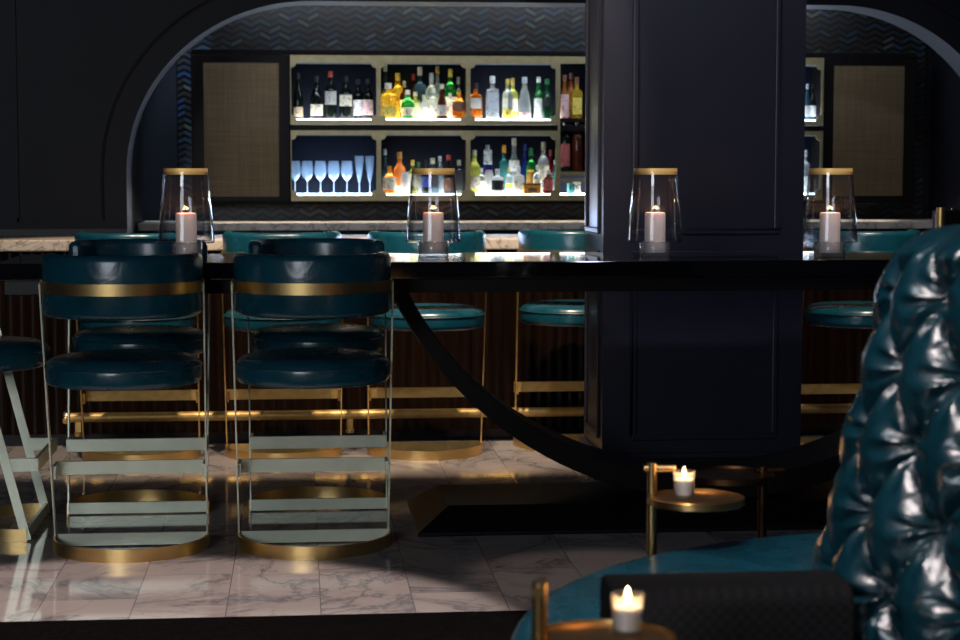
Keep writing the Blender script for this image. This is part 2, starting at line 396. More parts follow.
# column
cx0, cx1, cy0, cy1 = 1.183, 1.985, 7.38, 7.86
def panel_ring(mb, x0, x1, z0, z1, face, w=.022, t=.012):
    """raised moulding round a panel on the front ('y') or on the left/right side"""
    for a0, a1, b0, b1 in ((x0, x1, z0, z0+w), (x0, x1, z1-w, z1), (x0, x0+w, z0+w, z1-w), (x1-w, x1, z0+w, z1-w)):
        if face == 'y': mb.box(a0, a1, cy0-t, cy0, b0, b1)
        elif face == 'l': mb.box(cx0-t, cx0, a0, a1, b0, b1)
        else: mb.box(cx1, cx1+t, a0, a1, b0, b1)
struct(MB().box(cx0, cx1, cy0, cy1, 0, 3.3).build('wall_column', M['navy']))
pm = MB()
for z0, z1 in ((.15, .90), (.965, 2.9)):
    panel_ring(pm, cx0+.115, cx1-.10, z0, z1, 'y'); panel_ring(pm, cy0+.07, cy1-.07, z0, z1, 'l'); panel_ring(pm, cy0+.07, cy1-.07, z0, z1, 'r')
struct(pm.build('trim_2', M['navy'], bevel=.005))
struct(MB().prism([(cx0-.035, cy0-.035), (cx1+.035, cy0-.035), (cx1+.035, cy1+.01), (cx0-.035, cy1+.01)], 'z', 0, .075)
       .box(cx0-.018, cx1+.018, cy0-.018, cy1+.01, .075, .10).build('baseboard_column', M['navy'], bevel=.006))

# ------------------------------------------------------------------ bar
bar = thing('bar_counter', 'long bar counter with cream marble top and reeded walnut front, footrail below', 'bar counter', (0, 8.5, 0))
x = -3.9; poly = []
N = int((6.9-x)/.012)
for i in range(N+1):
    xx = x+i*.012; poly.append((xx, .0+.008*abs(math.sin(PI*xx/.048))))
mb = MB(); m = len(poly)
mb.add([(a, -b, 0) for a, b in poly]+[(a, -b, .865) for a, b in poly], [(i, i+1, m+i+1, m+i) for i in range(m-1)], True)
mb.box(-3.9, 6.9, .005, .40, 0, .865)
mb.build('reeded_front', M['walnut'], bar)
MB().box(-3.9, 6.9, -.014, -.008, 0, .05).build('kick_board', M['ebony'], bar)
MB().box(-3.92, 6.92, -.10, .44, .865, .915).build('countertop', M['marble_top'], bar, bevel=.006)
rail = thing('foot_rail', 'polished brass foot rail on brackets along the foot of the bar', 'foot rail', (0, 8.40, 0))
MB().tube((-1.02, 0, .135), (6.8, 0, .135), .021, 20).build('tube', M['brass_rail'], rail)
MB().lathe([(0, 0), (.028, .002), (.03, .012), (.026, .022), (0, .024)], seg=20).build('end_cap', M['brass_polished'], rail).matrix_local = Matrix.Translation((-1.018, 0, .135)) @ Matrix.Rotation(-PI/2, 4, 'Y')
for x in (-.975, .213, 1.4, 2.6, 3.8):
    MB().box(x-.014, x+.014, -.012, .012, .07, .14).box(x-.014, x+.014, .0, .092, .07, .088).lathe([(0, .05), (.018, .053), (.018, .07), (0, .07)], (x, 0, 0), 16).build('bracket', M['brass_rail'], rail, bevel=.003)

# ------------------------------------------------------------------ back counter + cabinet
bc = thing('back_counter', 'marble-topped counter along the alcove wall under the lit bottle shelves', 'counter', (0, 10.1, 0))
MB().box(-.85, 3.59, 0, .50, .895, .935).build('countertop', M['marble_top'], bc, bevel=.004)
MB().box(-.85, 3.59, .03, .50, 0, .895).build('cupboard_front', M['ebony'], bc)
YC = 10.35
def X(px, py=120): return at(px, py, YC)[0]
def Z(py, px=430): return at(px, py, YC)[1]
cab = thing('display_cabinet', 'dark wood display cabinet with lit champagne-framed bottle shelves and bronze mesh doors', 'cabinet', (0, YC, 0))
cc = 1.418
xl, xr = -.575, 2*cc+.575; zt, zb = 1.86, 1.026
Z_ = dict(t=1.831, ut=1.792, ub=1.484, um=1.459, lt=1.428, l2=1.405, lb=1.078, b=1.047)
cs = MB()
cs.box(xl, xr, 0, .27, Z_['t'], zt).box(xl, xr, 0, .27, zb, Z_['b']).box(-.048, 2*cc+.048, .004, .26, Z_['lt'], Z_['um'])
for a, b in ((xl, -.052), (2*cc+.052, xr)): cs.box(a, b, .02, .27, Z_['b'], Z_['t'])
for a, b in ((xl, -.512), (-.108, -.052), (2*cc+.052, 2*cc+.108), (2*cc+.512, xr)): cs.box(a, b, 0, .02, Z_['b'], Z_['t'])
for a, b in ((-.512, -.108), (2*cc+.108, 2*cc+.512)): cs.box(a, b, 0, .02, 1.791, Z_['t']).box(a, b, 0, .02, Z_['b'], 1.072)
cs.build('carcass', M['ebony'], cab, bevel=.003)
for a in (-.512, 2*cc+.108): MB().box(a, a+.404, .006, .02, 1.072, 1.791).build('mesh_panel', M['weave'], cab)
MB().box(-.05, 2*cc+.05, .255, .268, Z_['b'], Z_['t']).build('back_panel', plain('shelf_back', (.003, .0045, .010), .6, spec=.08), cab)
edges = [-.048, .427, .913, 1.405]; edges += [2*cc-e for e in edges[-2::-1]]
def bay(x0, x1, z0, z1, oz0, oz1, light, first):
    d = .012; nx0, nx1 = (x0+.004 if first else x0+.012), x1-.012
    c = .030
    o = [(x0, z0), (x1, z0), (x1, z0), (x1, z0), (x1, z1), (x1, z1), (x1, z1), (x0, z1), (x0, z1), (x0, z1), (x0, z0), (x0, z0)]
    def corner(x, z, sx, sz): return [(x+sx*c, z), (x+sx*c*.8, z+sz*c*.55), (x+sx*c*.55, z+sz*c*.8), (x, z+sz*c)]
    inner = corner(nx0, oz0, 1, 1)[::-1]+corner(nx1, oz0, -1, 1)+corner(nx1, oz1, -1, -1)[::-1]+corner(nx0, oz1, 1, -1)
    outer = [(x0, z0)]*4+[(x1, z0)]*4+[(x1, z1)]*4+[(x0, z1)]*4
    outer[0] = (x0, z0+c+.02); outer[3] = (x0+c+.01, z0); outer[4] = (x1-c-.01, z0); outer[7] = (x1, z0+c+.02); outer[8] = (x1, z1-c-.02); outer[11] = (x1-c-.01, z1); outer[12] = (x0+c+.01, z1); outer[15] = (x0, z1-c-.02)
    fr = MB().ring(outer, inner, 'y', -.012, .006)
    f = fr.build('bay_frame', M['champagne'], cab)
    MB().box(x0+.012, x1-.012, .006, .25, oz0-.012, oz0+.006).build('light_panel', light, cab)
    MB().box(x0+.03, x1-.03, .03, .06, oz1-.004, oz1+.004).build('light_strip', M['lit_dim'], cab)
    MB().box(x0-.004, x0+.004, .006, .25, z0, z1).build('divider', M['ebony'], cab)
lights_u = ['lit_white', 'lit_warm', 'lit_white', None, 'lit_white', 'lit_blue']; lights_l = ['lit_blue', 'lit_white', 'lit_white', None, 'lit_white', 'lit_blue']
for i in range(6):
    x0, x1 = edges[i], edges[i+1]
    if i == 3: continue
    bay(x0, x1, Z_['um'], Z_['t'], Z_['ub'], Z_['ut'], M[lights_u[i]], i == 0)
    bay(x0, x1, Z_['b'], Z_['lt'], Z_['lb'], Z_['l2'], M[lights_l[i]], i == 0)
x0, x1 = edges[3], edges[4]
MB().box(x0, x1, -.012, .006, Z_['ut'], Z_['t']).box(x0, x1, -.012, .006, Z_['b'], Z_['lb']).box(x0, x0+.012, -.012, .006, Z_['lb'], Z_['ut']).box(x1-.012, x1, -.012, .006, Z_['lb'], Z_['ut']).build('bay_frame', M['champagne'], cab)
for z in (1.495, 1.205): MB().box(x0+.012, x1-.012, -.01, .25, z-.018, z).build('shelf', M['champagne'] if z < 1.3 else M['ebony'], cab)
MB().box(x0+.012, x1-.012, -.012, .0, 1.15, 1.166).build('shelf_lip', M['champagne'], cab)
MB().box(x0+.012, x1-.012, .006, .25, Z_['lb']-.012, Z_['lb']+.006).build('light_panel', M['lit_white'], cab)

# ------------------------------------------------------------------ bottles
PROF = {
 'wine':   [(0,0),(.95,0),(1,.02),(1,.56),(.92,.63),(.55,.70),(.36,.75),(.34,.93)],
 'champ':  [(0,0),(.95,0),(1,.02),(1,.46),(.9,.55),(.6,.66),(.38,.78),(.34,.93)],
 'spirit': [(0,0),(.93,0),(1,.02),(1,.56),(.95,.62),(.7,.69),(.36,.73),(.32,.90)],
 'square': [(0,0),(.95,0),(1,.015),(1,.62),(.93,.66),(.45,.70),(.36,.74),(.36,.90)],
 'squat':  [(0,0),(.8,0),(.92,.05),(1,.25),(.97,.48),(.75,.62),(.4,.70),(.3,.75),(.3,.9)],
 'tall':   [(0,0),(.92,0),(1,.015),(1,.48),(.85,.58),(.5,.68),(.42,.72),(.38,.93)],
 'cone':   [(0,0),(.95,0),(1,.03),(.9,.35),(.65,.6),(.42,.74),(.36,.92)],
 'jar':    [(0,0),(.9,0),(1,.04),(1,.8),(.85,.9),(.7,.95),(.7,.97)],
}
SHELF_Z = dict(U=Z_['ub']+.006, L=Z_['lb']+.006, C1=1.495, C2=1.205, C3=Z_['lb']+.006)
def bottle(px, w, ytop, shelf, d, shape, glass, cap, label, lband, text):
    """w pixels wide at depth d behind the cabinet face"""
    Y = YC+d; z0 = SHELF_Z[shelf]; x = at(px, 150, Y)[0]; ztop = at(px, ytop, Y)[1]
    h = ztop-z0; r = w/2*Y/F
    t = thing('bottle', text, 'bottle', (x, Y, z0), 0, 'bottles on the lit bar shelves')
    seg = 4 if shape == 'square' else 20
    pr = [(a*r, b*h) for a, b in PROF[shape]]+[(0, PROF[shape][-1][1]*h)]
    if shape == 'square':
        mb = MB(); v = []; f = []
        sec = rrect(2, 1.5, .35, 3); n = len(sec)
        for a, b in PROF[shape]:
            q = a*r
            for u, vv in sec:
                if a < .5: l = math.hypot(u, vv); v.append((u/l*q, vv/l*q, b*h))
                else: v.append((u*q, vv*q, b*h))
        m = len(PROF[shape])
        for i in range(m-1):
            for k in range(n): f.append((i*n+k, i*n+(k+1) % n, (i+1)*n+(k+1) % n, (i+1)*n+k))
        f.append(tuple((m-1)*n+k for k in range(n)))
        mb.add(v, f, True); mb.build('glass_body', BM[glass], t)
    else: MB().lathe(pr, seg=seg).build('glass_body', BM[glass], t)
    if cap:
        cr = PROF[shape][-1][0]*r*1.12; c0 = PROF[shape][-1][1]*h*.93
        MB().lathe([(0, c0), (cr, c0), (cr, h*.99), (cr*.8, h), (0, h)], seg=14).build('cap', LM[cap], t)
    if label:
        a, b = lband; rr = r*1.03
        if shape == 'square': MB().box(-.82*r, .82*r, -.78*r, -.745*r, a*h, b*h).build('paper_label', LM[label], t)
        else:
            mb = MB(); v = []; K = 13
            for i in range(K):
                an = -PI/2-1.15+2.3*i/(K-1)
                v += [(rr*math.cos(an), rr*math.sin(an), a*h), (rr*math.cos(an), rr*math.sin(an), b*h)]
                an2 = an
            v2 = [(vx*.975, vy*.975, vz) for vx, vy, vz in v]; q = len(v)
            fs = [(2*i, 2*i+2, 2*i+3, 2*i+1) for i in range(K-1)]+[(q+2*i, q+2*i+1, q+2*i+3, q+2*i+2) for i in range(K-1)]
            fs += [(2*i+1, 2*i+3, q+2*i+3, q+2*i+1) for i in range(K-1)]+[(2*i, q+2*i, q+2*i+2, 2*i+2) for i in range(K-1)]
            mb.add(v+v2, fs, True).build('paper_label', LM[label], t)
    return t
B = bottle
U1 = 'on upper left shelf'; U2 = 'on second bay upper shelf'; U3 = 'on third bay upper shelf'; L2 = 'on second bay lower shelf'; L3 = 'on third bay lower shelf'; C = 'in bay beside column'
for a in [
 (298.5, 10, 73, 'U', .08, 'champ', 'dark', 'black', 'beige', (.05,.26), 'dark slim wine bottle with low beige label, leftmost '+U1),
 (317, 13, 76, 'U', .08, 'champ', 'dark', 'black', 'cream', (.08,.34), 'dark champagne bottle with low cream label, second from left '+U1),
 (331, 12, 71, 'U', .08, 'wine', 'dark', 'red', 'grey', (.30,.58), 'dark wine bottle with a red capsule and oval grey label '+U1),
 (346, 13, 76, 'U', .08, 'wine', 'dark', 'black', 'cream', (.30,.56), 'dark wine bottle with square cream label beside the red-capped one'),
 (358.5, 11, 79, 'U', .12, 'wine', 'dark', 'black', 'white', (.10,.48), 'dark wine bottle with big white label, second from right '+U1),
 (368, 11, 79, 'U', .07, 'wine', 'dark', 'black', 'pink', (.10,.48), 'dark wine bottle with pinkish label, rightmost '+U1),
 (385.5, 9, 64, 'U', .20, 'tall', 'slate', 'silver', None, None, 'tall thin dark bottle with silver top at the left back '+U2),
 (398, 14, 73, 'U', .19, 'spirit', 'gold', 'yellow', None, None, 'tall golden bottle standing behind the squat yellow one '+U2),
 (404.5, 9, 81, 'U', .13, 'spirit', 'brown', 'beige', 'cream', (.2,.5), 'small brown bottle with cork top behind the green one '+U2),
 (413.5, 8, 74, 'U', .20, 'tall', 'brown', 'red', None, None, 'thin brown bottle with dark red cap at the back '+U2),
 (420, 12, 67, 'U', .16, 'square', 'slate', 'cream', 'black', (.25,.5), 'tall dark blue-green bottle with cream cap and slanted black label '+U2),
 (431.5, 12, 73, 'U', .13, 'spirit', 'clear', 'silver', 'white', (.1,.42), 'clear bottle with silver cap and white label, middle '+U2),
 (437.5, 9, 66, 'U', .21, 'tall', 'clear', 'gold', None, None, 'tallest clear bottle with gold cap, back row '+U2),
 (450.5, 12, 69, 'U', .17, 'spirit', 'green', 'yellow', 'white', (.25,.45), 'tall green bottle with yellow cap, back right '+U2),
 (458.5, 9, 77, 'U', .21, 'spirit', 'slate', 'silver', None, None, 'dark smoky bottle with silver cap, right end at the back '+U2),
 (388.5, 17, 83, 'U', .05, 'square', 'gold', 'white', 'yellow', (.04,.35), 'squat square bottle of golden liquor, leftmost in front '+U2),
 (408, 14, 90, 'U', .05, 'squat', 'green', 'white', 'cream', (.12,.4), 'round bright green bottle with cream label, front '+U2),
 (424, 9, 95, 'U', .07, 'spirit', 'white', 'cream', 'white', (.1,.5), 'short milky white bottle with cream cap, front middle '+U2),
 (433.5, 11, 88, 'U', .07, 'spirit', 'clear', 'white', 'white', (.05,.45), 'short clear bottle with a wide white label, front middle '+U2),
 (442, 11, 84, 'U', .04, 'cone', 'brown', 'cream', 'grey', (.1,.4), 'flared dark brown bottle with pale cap, front right '+U2),
 (459, 14, 91, 'U', .04, 'squat', 'amber', 'orange', 'brown', (.3,.62), 'squat amber bottle with dark slanted label, rightmost '+U2),
 (415.5, 10, 92, 'U', .10, 'square', 'yellow', 'cream', 'cream', (.1,.6), 'pale yellow bottle with long cream label behind the green one '+U2),
 (450, 9, 93, 'U', .09, 'spirit', 'clear', 'silver', 'white', (.1,.5), 'small clear bottle between brown and amber ones '+U2),
 (475.5, 13, 83, 'U', .08, 'square', 'amber', 'black', 'grey', (.3,.58), 'whisky bottle with black cap and grey label, leftmost '+U3),
 (492.5, 13, 76, 'U', .05, 'square', 'clear', 'white', 'silver', (.12,.62), 'clear bottle with a large pale blue label and white stopper '+U3),
 (507.5, 11, 79, 'U', .05, 'spirit', 'clear', 'yellow', 'yellow', (.03,.25), 'clear bottle with low yellow label, centre front '+U3),
 (512.5, 11, 78, 'U', .15, 'spirit', 'yellow', 'gold', 'cream', (.2,.5), 'pale yellow bottle with gold cap behind the clear one '+U3),
 (524.5, 13, 77, 'U', .06, 'cone', 'clear', 'silver', 'pink', (.03,.18), 'clear flared bottle with pale pink band near its base '+U3),
 (538.5, 10, 77, 'U', .09, 'tall', 'green', 'white', 'white', (.05,.5), 'green bottle with white cap and long white label '+U3),
 (547, 11, 79, 'U', .04, 'tall', 'dgreen', 'green', 'black', (.35,.5), 'dark green bottle with black band, rightmost '+U3),
 (564.5, 9, 75, 'C1', .04, 'tall', 'amber', 'brown', 'pink', (.02,.55), 'amber bottle with tall pinkish label, top shelf '+C),
 (571, 9, 73, 'C1', .15, 'tall', 'amber', 'brown', None, None, 'tall amber bottle with brown cap at the back '+C),
 (576.5, 11, 77, 'C1', .04, 'square', 'gold', 'brown', 'yellow', (.1,.5), 'yellow-orange bottle next to the column edge, top shelf '+C),
 (565, 10, 116, 'C2', .05, 'wine', 'dark', 'black', 'rose', (.1,.5), 'dark bottle with rose-red label, middle shelf '+C),
 (577, 11, 116, 'C2', .05, 'wine', 'brown', 'silver', None, None, 'tall brown bottle without a label, middle shelf '+C),
 (385, 8, 149, 'L', .20, 'tall', 'slate', 'silver', None, None, 'thin dark bottle with silver top at the left back '+L2),
 (389.5, 14, 166, 'L', .05, 'squat', 'amber', 'orange', 'cream', (.15,.6), 'round amber bottle with round cream label, leftmost '+L2),
 (399.5, 15, 152, 'L', .13, 'squat', 'orange', 'gold', 'white', (.02,.2), 'large amber decanter with gold stopper behind the round one '+L2),
 (412.5, 9, 160, 'L', .10, 'square', 'yellow', 'yellow', 'cream', (.2,.6), 'pale yellow bottle with yellow cap '+L2),
 (418.5, 8, 162, 'L', .16, 'spirit', 'clear', 'green', None, None, 'clear bottle with a green cap partly behind the glass hurricane '+L2),
 (426, 9, 160, 'L', .06, 'spirit', 'dark', 'black', 'blue', (.2,.5), 'black bottle with dark blue label seen through the hurricane glass'),
 (432.5, 12, 158, 'L', .13, 'square', 'slate', 'cream', 'black', (.2,.5), 'dark bottle with wide cream cap seen through the hurricane glass'),
 (440, 8, 156, 'L', .19, 'tall', 'clear', 'silver', None, None, 'slim clear bottle with silver top at the back '+L2),
 (448.5, 10, 155, 'L', .08, 'tall', 'dark', 'red', 'brown', (.1,.4), 'dark bottle with bulky red cap '+L2),
 (459, 10, 160, 'L', .08, 'square', 'dgreen', 'cream', 'black', (.1,.7), 'dark green square bottle with cream cap, rightmost '+L2),
 (474.5, 12, 150, 'L', .07, 'wine', 'yellow', 'cream', 'cream', (.12,.4), 'yellow-green bottle, leftmost '+L3),
 (487.5, 10, 145, 'L', .17, 'square', 'blue', 'silver', 'silver', (.6,.9), 'blue bottle with tall silver top at the back '+L3),
 (504, 10, 145, 'L', .17, 'square', 'teal', 'orange', None, None, 'pale blue bottle with an orange cap at the back '+L3),
 (514, 11, 138, 'L', .16, 'tall', 'clear', 'cream', 'white', (.4,.6), 'tallest clear bottle with cream cap '+L3),
 (525, 7, 144, 'L', .20, 'tall', 'blue', 'blue', None, None, 'slim cobalt blue bottle at the back '+L3),
 (531, 11, 148, 'L', .16, 'spirit', 'green', 'green', None, None, 'emerald green bottle with green cap '+L3),
 (543.5, 12, 142, 'L', .12, 'spirit', 'clear', 'cream', 'cream', (.25,.55), 'clear bottle with slanted cream stopper at right '+L3),
 (550.5, 8, 150, 'L', .20, 'tall', 'red', 'red', None, None, 'dark red bottle at the back right '+L3),
 (481, 10, 168, 'L', .10, 'spirit', 'clear', 'white', 'white', (.1,.5), 'clear bottle with plain white label, second from left '+L3),
 (537.5, 9, 165, 'L', .09, 'spirit', 'clear', 'cream', 'cream', (.1,.5), 'clear bottle with cream label between orange jar and slanted stopper '+L3),
 (405, 9, 172, 'L', .05, 'jar', 'white', 'silver', None, None, 'small white jar beside the round amber bottle '+L2),
 (489, 9, 170, 'L', .06, 'jar', 'white', 'pink', None, None, 'small pale jar with pink lid '+L3),
 (497.5, 13, 169, 'L', .03, 'spirit', 'white', 'white', 'black', (.15,.55), 'white bottle with a dark round label, front '+L3),
 (509, 8, 168, 'L', .08, 'spirit', 'clear', 'gold', 'yellow', (.2,.4), 'small clear bottle with gold dots of label '+L3),
 (518.5, 11, 166, 'L', .05, 'square', 'white', 'white', 'cream', (.1,.45), 'wide white bottle with cream label '+L3),
 (531, 9, 170, 'L', .12, 'jar', 'orange', 'yellow', None, None, 'orange jar with yellow lid standing behind the amber box'),
 (548.5, 11, 170, 'L', .03, 'spirit', 'brown', 'silver', 'rose', (.15,.6), 'dark brown bottle with red label and silver cap, front right '+L3),
 (555.5, 8, 160, 'L', .13, 'tall', 'teal', 'silver', None, None, 'teal bottle with silver cap, rightmost '+L3)]:
    B(*a)
def carton(px, w, y0, shelf, d, mat, lid, text):
    Y = YC+d; x = at(px, 150, Y)[0]; z0 = SHELF_Z[shelf]; h = at(px, y0, Y)[1]-z0; r = w/2*Y/F
    t = thing('box', text, 'box', (x, Y, z0), 0, 'small boxes on the bar shelves')
    MB().box(-r, r, -.03, .03, 0, h*.8).build('carton', LM[mat], t, bevel=.003)
    MB().box(-r*1.02, r*1.02, -.032, .032, h*.8, h).build('lid', LM[lid], t, bevel=.002)
    if mat == 'orange': MB().box(-r*.5, r*.5, -.033, -.030, h*.25, h*.55).build('paper_label', LM['brown'], t)
carton(532, 17, 183, 'L', .03, 'orange', 'brown', 'amber box with a brown label on the lower shelf of the third bay')
carton(571, 6, 183, 'C3', .05, 'teal', 'teal', 'dark teal box on the bottom shelf beside the column')
carton(577, 6, 182, 'C3', .05, 'white', 'silver', 'white box on the bottom shelf beside the column')
# a few bottles glimpsed to the right of the column
for px, g, c, l, txt in ((806.5, 'slate', 'silver', 'grey', 'dark bottle on the upper shelf just right of the column'), (812, 'dark', 'black', 'white', 'black bottle on the upper shelf right of the column, by the divider')):
    B(px, 7, 84, 'U', .06, 'tall', g, c, l, (.1, .4), txt)
for px, g, c, l, txt in ((806, 'clear', 'silver', 'white', 'clear bottle on the lower shelf just right of the column'),):
    B(px, 9, 150, 'L', .06, 'spirit', g, c, l, (.1, .4), txt)
# stemware
def stem(px, w, ytop, prof, name, text):
    Y = YC+.07; x = at(px, 180, Y)[0]; z0 = SHELF_Z['L']; h = at(px, ytop, Y)[1]-z0; r = w/2*Y/F
    o = MB().lathe([(a*r, b*h) for a, b in prof], seg=24).build(name, M['stem_glass'], None, loc=(x, Y, z0)); tag(o, text, 'glass', 'stemware on the lower left shelf')
    return o
WG = [(0,0),(.75,0),(.7,.02),(.1,.05),(.08,.38),(.25,.42),(.75,.52),(1,.66),(.95,.82),(.82,1),(.79,1),(.92,.82),(.96,.66),(.7,.54),(.2,.44),(0,.42)]
FL = [(0,0),(.85,0),(.8,.02),(.12,.04),(.1,.28),(.3,.36),(.7,.6),(.95,.85),(1,1),(.95,1),(.9,.85),(.65,.6),(.2,.36),(0,.32)]
for i, px in enumerate((295, 307.3, 320.5, 333.8, 347)): stem(px, 12.5, 161, WG, 'wine_glass', ['leftmost', 'second', 'middle', 'fourth', 'rightmost'][i]+' of five upturned-lit wine glasses on the lower left shelf'.replace('upturned-lit ', 'stemmed '))
stem(359.3, 9.5, 156, FL, 'champagne_flute', 'champagne flute next to the wine glasses, left of two'); stem(369.8, 9.5, 156, FL, 'champagne_flute', 'champagne flute beside the shelf divider, right of two')

# ------------------------------------------------------------------ stools
def arc(R, a0, a1, n, cy=0, z=0, ext=None):
    """frames along an arc; the side vector points outwards"""
    out = []
    for i in range(n+1):
        a = a0+(a1-a0)*i/n; out.append(((R*math.cos(a), cy+R*math.sin(a), z), (math.cos(a), math.sin(a), 0), (0, 0, 1)))
    return out
def make_stool(name, label, group, footmat):
    t = thing(name, label, 'stool', group=group)
    CY = -.19
    # base: D-shaped hoop of flat bar
    hoop = [((.246, 0, .021), (1,0,0), (0,0,1))]+arc(.246, 0, -PI, 32, -.022, .021)+[((-.246, 0, .021), (-1,0,0), (0,0,1))]
    MB().sweep(hoop, [(-.004,-.021), (.004,-.021), (.004,.021), (-.004,.021)]).build('base_hoop', M['brass'], t)
    MB().box(-.242, .242, -.006, .006, .004, .044).build('base_bar', footmat, t, bevel=.001)
    MB().box(-.243, .243, .030, .042, .232, .276).box(-.243, -.233, -.060, .030, .232, .276).box(.233, .243, -.060, .030, .232, .276).build('footrest', footmat, t, bevel=.001)
    for s in (-1, 1): MB().bar((s*.243, 0, .004), (s*.2515, -.215, .872), .030, .005, (1,0,0)).build('leg', M['brass_pale_shine'] if footmat is M['brass_pale_shine'] else M['brass'], t)
    pr = [(0,.557),(.222,.557),(.234,.560),(.240,.567),(.2415,.58),(.2415,.602),(.2405,.614),(.236,.625),(.228,.633),(.214,.640),(.19,.645),(.13,.650),(.06,.652),(0,.652)]
    seat = MB().lathe(pr, (0, CY, 0), 48).build('seat', M['leather'], t)
    c = [(.2415+.0035*math.cos(a*PI/3), .6140+.0035*math.sin(a*PI/3)) for a in range(7)]
    MB().lathe(c, (0, CY, 0), 48).build('piping', M['piping'], seat)
    path = [((.2215, CY+.045, .867), (1,0,0), (0,0,1)), ((.2225, CY+.02, .867), (1,0,0), (0,0,1))]+arc(.2225, 0, -PI, 36, CY, .867)+[((-.2225, CY+.02, .867), (-1,0,0), (0,0,1)), ((-.2215, CY+.045, .867), (-1,0,0), (0,0,1))]
    back = MB().sweep(path, rrect(.048, .194, .020, 4)).build('backrest', M['leather'], t, bevel=.016)
    path = [((.249, CY+.03, .862), (1,0,0), (0,0,1))]+arc(.249, 0, -PI, 36, CY, .862)+[((-.249, CY+.03, .862), (-1,0,0), (0,0,1))]
    MB().sweep(path, [(-.0025,-.018), (.0025,-.018), (.0025,.018), (-.0025,.018)]).build('brass_band', M['brass'], t)
    return t
s0 = make_stool('bar_stool', 'teal leather stool with brass band, front left at the near side of the black table', 'brass-banded stools at the black table', M['brass_pale_shine'])
s0.location = (-.553, 6.19, 0)
for (x, y, r, lab) in ((.037, 6.183, 0, 'teal leather stool with brass band, near side of the black table, right of its twin'),
                       (-.582, 6.767, PI, 'dark teal stool on the far side of the black table, behind the front left stool'),
                       (.059, 6.775, PI, 'dark teal stool on the far side of the black table, behind the front right stool'),
                       (-.905, 6.54, -PI/2, 'stool in profile at the left picture edge with slanted brass legs')):
    c = copy_tree(s0); c.location = (x, y, 0); c.rotation_euler = (0, 0, r); c['label'] = lab
b0 = make_stool('bar_stool', 'brightly lit teal stool at the marble bar, leftmost of the row', 'teal stools along the marble bar', M['brass_rail'])
b0.location = (-.68, 8.16, 0)
for x, y, lab in ((-.076, 8.16, 'teal stool at the marble bar behind the front right table stool'), (.53, 8.16, 'teal stool at the marble bar, above the curved black table leg'),
                  (1.185, 8.33, 'teal stool at the marble bar, half hidden by the navy column'), (2.39, 8.12, 'teal stool at the marble bar, right of the navy column')):
    c = copy_tree(b0); c.location = (x, y, 0); c['label'] = lab

# ------------------------------------------------------------------ communal table
tb = thing('communal_table', 'long glossy black counter-height table on a sweeping curved black leg and low plinth', 'table', (1.435, 6.55, 0))
TX0, TX1 = -.985-1.435, 3.86-1.435
MB().box(TX0, TX1, -.33, .32, .865, .92).build('tabletop', M['black_lacquer'], tb, bevel=.003)
MB().box(TX0+.03, TX1-.03, -.30, .29, .817, .865).build('apron', M['black_satin'], tb, bevel=.002)
R = 1.24; cz = 1.335; pts = []
for i in range(49):
    a = math.radians(-154)+math.radians(128)*i/48
    th_ = .044+.030*(1-abs(a+PI/2)/math.radians(64))
    pts.append((a, th_))
mb = MB(); v = []; f = []
for a, th_ in pts:
    for rr, y in ((R-th_, -.17), (R+.008, -.17), (R+.008, .17), (R-th_, .17)): v.append((rr*math.cos(a), y, cz+rr*math.sin(a)))
m = len(pts)
for i in range(m-1):
    for k in range(4): f.append((i*4+k, i*4+(k+1) % 4, (i+1)*4+(k+1) % 4, (i+1)*4+k))
f += [(3,2,1,0), tuple((m-1)*4+k for k in range(4))]
mb.add(v, f); mb.build('curved_leg', M['black_satin'], tb, bevel=.004)
hx = 1.052
v = [(-hx,-.30,0), (hx,-.30,0), (hx,.34,0), (-hx,.34,0), (-hx,-.30,.012), (hx,-.30,.012), (hx,.34,.012), (-hx,.34,.012),
     (-hx+.11,-.19,.085), (hx-.11,-.19,.085), (hx-.11,.24,.085), (-hx+.11,.24,.085)]
MB().add(v, [(3,2,1,0), (0,1,5,4), (1,2,6,5), (2,3,7,6), (3,0,4,7), (4,5,9,8), (5,6,10,9), (6,7,11,10), (7,4,8,11), (8,9,10,11)]).build('base_plinth', M['black_satin'], tb, bevel=.003)

# ------------------------------------------------------------------ hurricane candle lamps on the table
def make_hurricane(label):
    t = thing('hurricane_lamp', label, 'candle holder', group='glass hurricane lamps on the black table')
    foot = [(0,0),(.050,0),(.053,.004),(.053,.050),(.050,.054),(.046,.054),(.046,.016),(0,.014)]
    MB().lathe(foot, seg=40).build('glass_foot', M['foot_glass'], t)
    sh = [(.052,.052),(.094,.052),(.0965,.056),(.075,.295),(.0725,.295),(.0915,.060),(.052,.058)]
    s = MB().lathe(sh, seg=48).build('glass_shade', M['glass'], t)
    rim = [(.0755,.285),(.0745,.306),(.0715,.306),(.0722,.285),(.0755,.285)]
    MB().lathe(rim, seg=48).build('brass_rim', M['brass_rail'], s)
    c = [(0,.016),(.034,.016),(.0355,.02),(.0355,.148),(.033,.154),(.028,.151),(.018,.143),(0,.140)]
    cn = MB().lathe(c, seg=32).build('candle', M['wax'], t)
    MB().tube((0,0,.139), (.002,0,.153), .0012, 8).build('wick', M['wick'], cn)
    l = bpy.data.lights.new('candle_light', 'POINT'); l.energy = .6; l.color = (1, .42, .15); l.shadow_soft_size = .01
    lo = bpy.data.objects.new('candle_light', l); COL.objects.link(lo); lo.location = (0, 0, .150); lo.parent = cn
    return t
h0 = make_hurricane('glass hurricane lamp with pillar candle and brass rim, leftmost on the black table')
h0.location = (-.388, 6.56, .92)
